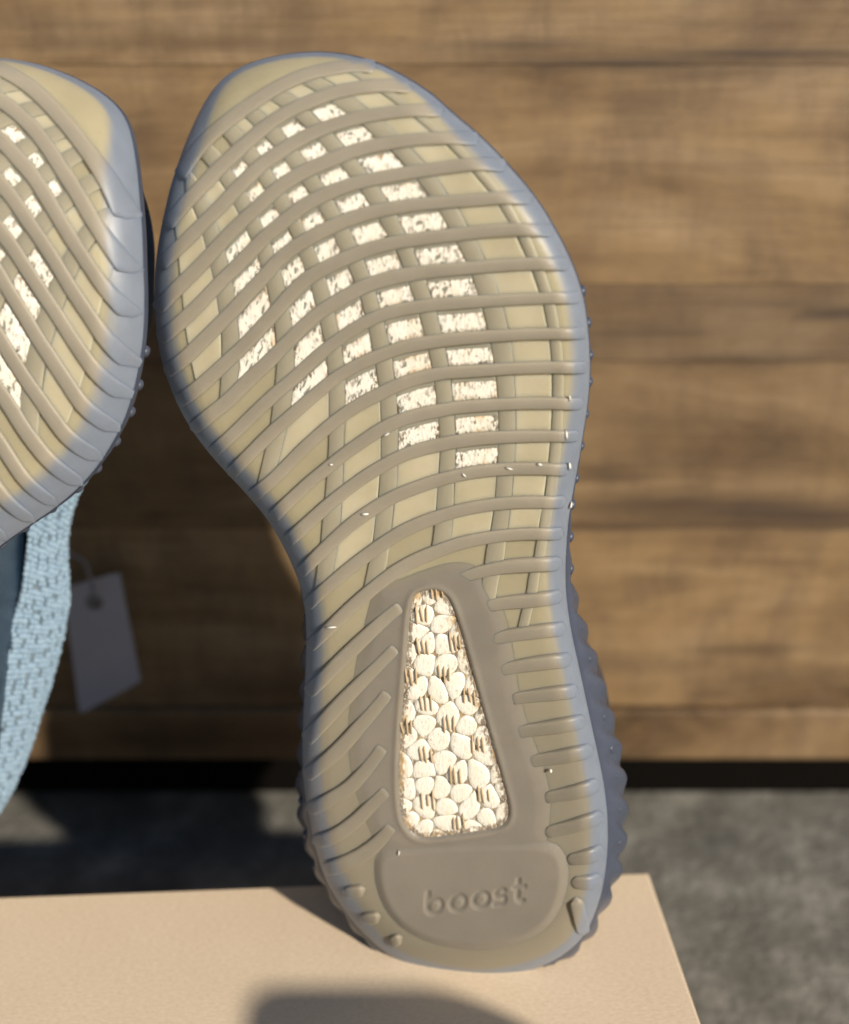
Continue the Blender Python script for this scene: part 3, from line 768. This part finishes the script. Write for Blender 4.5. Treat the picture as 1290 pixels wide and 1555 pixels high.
# strokes of the letters, in letter units (x right, y up, x-height 1)
def arc_pts(cx, cy, r, a0, a1, n=14, ry=None):
    return [(cx+r*math.cos(R(a0+(a1-a0)*i/n)), cy+(ry or r)*math.sin(R(a0+(a1-a0)*i/n))) for i in range(n+1)]
LETTERS = {'b': [[(0.05, 1.42), (.05, .5)], arc_pts(.5, .47, .45, 0, 360, 22)],
           'o': [arc_pts(.5, .47, .46, 0, 360, 22)],
           's': [arc_pts(.40, .70, .25, 40, 90, 4)+arc_pts(.30, .70, .24, 90, 270, 8)+arc_pts(.42, .24, .24, 90, -90, 8)+[(.05, 0)]],
           't': [[(.22, 1.42), (.22, .35)]+arc_pts(.52, .32, .30, 180, 280, 6), [(.0, .95), (.62, .95)]]}
def stroke_dist(P, flip):
    """distance in photograph units to the word, baseline rising to the right as it stands"""
    out = np.full(len(P), 99.0)
    size = 23.0; x = 0.0
    o = np.array([648.0, 1385.0]); ax = np.array([.990, -.140]); ay = np.array([.06, -1.0])
    for ch, adv in zip('boost', (1.56, 1.52, 1.44, 1.30, .9)):
        for st in LETTERS[ch]:
            pts = np.array([o+ax*(x+a*1.06)*size+ay*b*size for a, b in st])
            if flip: pts[:, 0] = 2*722-pts[:, 0]
            for i in range(len(pts)-1):
                A, D = pts[i], pts[i+1]-pts[i]
                t = np.clip(((P-A)@D)/max(D@D, 1e-9), 0, 1)
                out = np.minimum(out, np.linalg.norm(P-A-t[:, None]*D, axis=1))
        x += adv
    return out
def build_heel(outsole, root, flip=False):
    st = 2.2
    xs = np.arange(500, 880, st); ys = np.arange(826, 1456, st)
    X, Y = np.meshgrid(xs, ys); P = np.stack([X.ravel(), Y.ravel()], 1)
    plat = chaikin(PLAT, 2, True); pad = chaikin(PAD, 2, True); wed = resample(chaikin(WEDGE, 2, True), n=240, closed=True)
    sp = np.where(inside(P, plat), 1, -1)*seg_dist(P, plat); sq = np.where(inside(P, pad), 1, -1)*seg_dist(P, pad)
    sw = np.where(inside(P, wed), -1, 1)*seg_dist(P, wed)
    # snap the vertices next to the opening onto its edge
    near = abs(sw) < st*.72
    if near.any():
        A = wed; 
        idx = np.array([np.argmin(((A-p)**2).sum(1)) for p in P[near]])
        P[near] = A[idx]; sw[near] = 0
    lip = .0004*np.exp(-((sw-5)/5.0)**2)-.0005*np.exp(-(sw/3.0)**2)
    hp = -.0005+.0014*sstep(-4, 40, sp)
    hq = -.0005+.0019*sstep(-9, 15, sq)
    h = np.maximum(hp, hq)
    m = 1/(1+np.exp(-(hq-hp)/.0003)); h = np.where((sp > 2) & (sq > -12), hp*(1-m)+np.maximum(hp, hq)*m, h)
    h = h+lip
    dl = stroke_dist(P, flip)
    h -= .00055*(1-sstep(2.3, 4.6, dl))
    L, d = loc(P); L[:, 2] += h
    nx, ny = len(xs), len(ys); F = []
    dead = sw < -st*.3
    show = (np.maximum(sp, sq) > -6)
    for j in range(ny-1):
        for i in range(nx-1):
            q = (j*nx+i, j*nx+i+1, j*nx+nx+i+1, j*nx+nx+i)
            if any(dead[a] for a in q) or not any(show[a] for a in q): continue
            F.append(q)
    F = orient(L, F)
    # wall of the opening
    cnt = {}
    for f in F:
        for a, b in zip(f, f[1:]+f[:1]): cnt[(a, b)] = cnt.get((a, b), 0)+1
    edges = [(a, b) for (a, b) in cnt if (b, a) not in cnt and abs(sw[a]) < 1e-6 and abs(sw[b]) < 1e-6]
    V = [tuple(v) for v in L]; low = {}
    atr = attrs_at(P, d); rimv, thv = list(atr['rim']*0), list((1-sstep(4, 30, sp))*(1-sstep(-4, 4, sq)))
    for a, b in edges:
        for q in (a, b):
            if q not in low:
                low[q] = len(V); V.append((L[q][0], L[q][1], L[q][2]-.0016)); rimv.append(0); thv.append(0)
        F.append((b, a, low[a], low[b]))
    used = sorted({i for f in F for i in f}); rm = {u: i for i, u in enumerate(used)}
    V = [V[i] for i in used]; F = [tuple(rm[i] for i in f) for f in F]
    return mesh('heel_pad', V, F, M_HEEL, outsole, attrs={'rim': [rimv[i] for i in used], 'thick': [thv[i] for i in used]})

shoe = empty('shoe', 'shoe on the right, whole pale ribbed sole facing out, heel on the box', 'shoe', 'pair of sneakers')
build_shoe(shoe)
def basis(yaw, lean):
    ua = Vector((math.cos(yaw), -math.sin(yaw), 0)); bk = Vector((math.sin(yaw), math.cos(yaw), 0))
    va = bk*math.sin(lean)+Vector((0, 0, math.cos(lean))); na = -bk*math.cos(lean)+Vector((0, 0, math.sin(lean)))
    return Matrix((ua, va, na)).transposed().to_4x4()
shoe.matrix_world = Matrix.Translation(Vector(ORG)) @ basis(YAW, LEAN)

# --- the other shoe of the pair: mirrored, turned on its heel
def copy_tree(o, parent):
    c = o.copy(); col.objects.link(c); c.parent = parent
    for ch in list(o.children): 
        if ch.name.split('.')[0] == 'heel_pad': continue
        copy_tree(ch, c)
    return c
shoe2 = copy_tree(shoe, None)
tag(shoe2, 'shoe on the left, cut off by the picture edge, turned to show its knit side', 'shoe', 'pair of sneakers')
os2 = [c for c in shoe2.children if c.name.startswith('outsole')][0]
build_heel(os2, shoe2, True)
ROLL, YAW2, LEAN2, SC2 = -.2534, .05, .2124, 1.0507
base2 = basis(YAW2, LEAN2) @ Matrix.Rotation(ROLL, 4, 'Z') @ Matrix.Diagonal((-SC2, SC2, SC2, 1))
zmin = 1e9
for ch in shoe2.children:
    if ch.type != 'MESH': continue
    co = np.empty(len(ch.data.vertices)*3, np.float32); ch.data.vertices.foreach_get('co', co)
    if ch.name.startswith('outsole'):
        zmin = min(zmin, float((co.reshape(-1, 3) @ np.array(base2)[:3, :3].T)[:, 2].min()))
shoe2.matrix_world = Matrix.Translation((-.2319, .2474, .003-zmin)) @ base2

# ------------------------------------------------------------------ hang tag on the left shoe
def build_tag():
    t = empty('hang_tag', 'pale card hang tag hanging in the shadow beside the left shoe', 'tag')
    Y = .458
    quad = on_y([(97, 893), (182, 868), (214, 1034), (122, 1084)], Y)
    c = quad.mean(0); q = quad-c
    u = (q[1]-q[0]); u /= np.linalg.norm(u); v = np.cross(u, [0, 1, 0]); 
    pts = [np.array([p@u, p@v]) for p in q]
    hole_c = .5*(pts[0]+pts[1])*.82+.18*.5*(pts[2]+pts[3]); hr = .0032
    N = 40; outer = resample(pts, n=N, closed=True); ang = np.arctan2(outer[:, 1]-hole_c[1], outer[:, 0]-hole_c[0])
    inner = np.stack([hole_c[0]+hr*np.cos(ang), hole_c[1]+hr*np.sin(ang)], 1)
    V = []
    for dz in (0, .0006):
        for ring in (outer, inner):
            V += [(p[0], p[1], dz) for p in ring]
    F = []
    for i in range(N):
        j = (i+1) % N
        F += [(i, j, N+j, N+i), (2*N+i, 3*N+i, 3*N+j, 2*N+j), (i, 2*N+i, 2*N+j, j), (N+i, N+j, 3*N+j, 3*N+i)]
    mesh('card', V, F, M_TAG, t, smooth=False)
    # metal-free eyelet ring
    VV = []
    for a in range(24):
        for b in range(8):
            A, B = a/24*2*math.pi, b/8*2*math.pi
            rr = hr+.0012*math.cos(B); VV.append((hole_c[0]+rr*math.cos(A), hole_c[1]+rr*math.sin(A), .0003+.0009*math.sin(B)))
    FF = [(a*8+b, a*8+(b+1) % 8, ((a+1) % 24)*8+(b+1) % 8, ((a+1) % 24)*8+b) for a in range(24) for b in range(8)]
    mesh('eyelet', VV, FF, M_STRING, t)
    path = [np.array([*hole_c, .002]), np.array([hole_c[0]+.004, hole_c[1]+.010, .003]), np.array([hole_c[0]+.006, hole_c[1]+.022, .004]), np.array([hole_c[0]-.006, hole_c[1]+.036, .002]), np.array([hole_c[0]-.02, hole_c[1]+.045, -.004])]
    P = np.array(path); tq = np.linspace(0, len(P)-1, 30)
    C = np.stack([np.interp(tq, range(len(P)), P[:, k]) for k in range(3)], 1)
    VV = []; 
    for p in C:
        for b in range(8): B = b/8*2*math.pi; VV.append((p[0]+.0009*math.cos(B), p[1], p[2]+.0009*math.sin(B)))
    mesh('string', VV, grid_faces(8, 30, True), M_STRING, t)
    m = Matrix(((u[0], v[0], 0, c[0]), (u[1], v[1], -1, c[1]), (u[2], v[2], 0, c[2]), (0, 0, 0, 1)))
    t.matrix_world = m
build_tag()
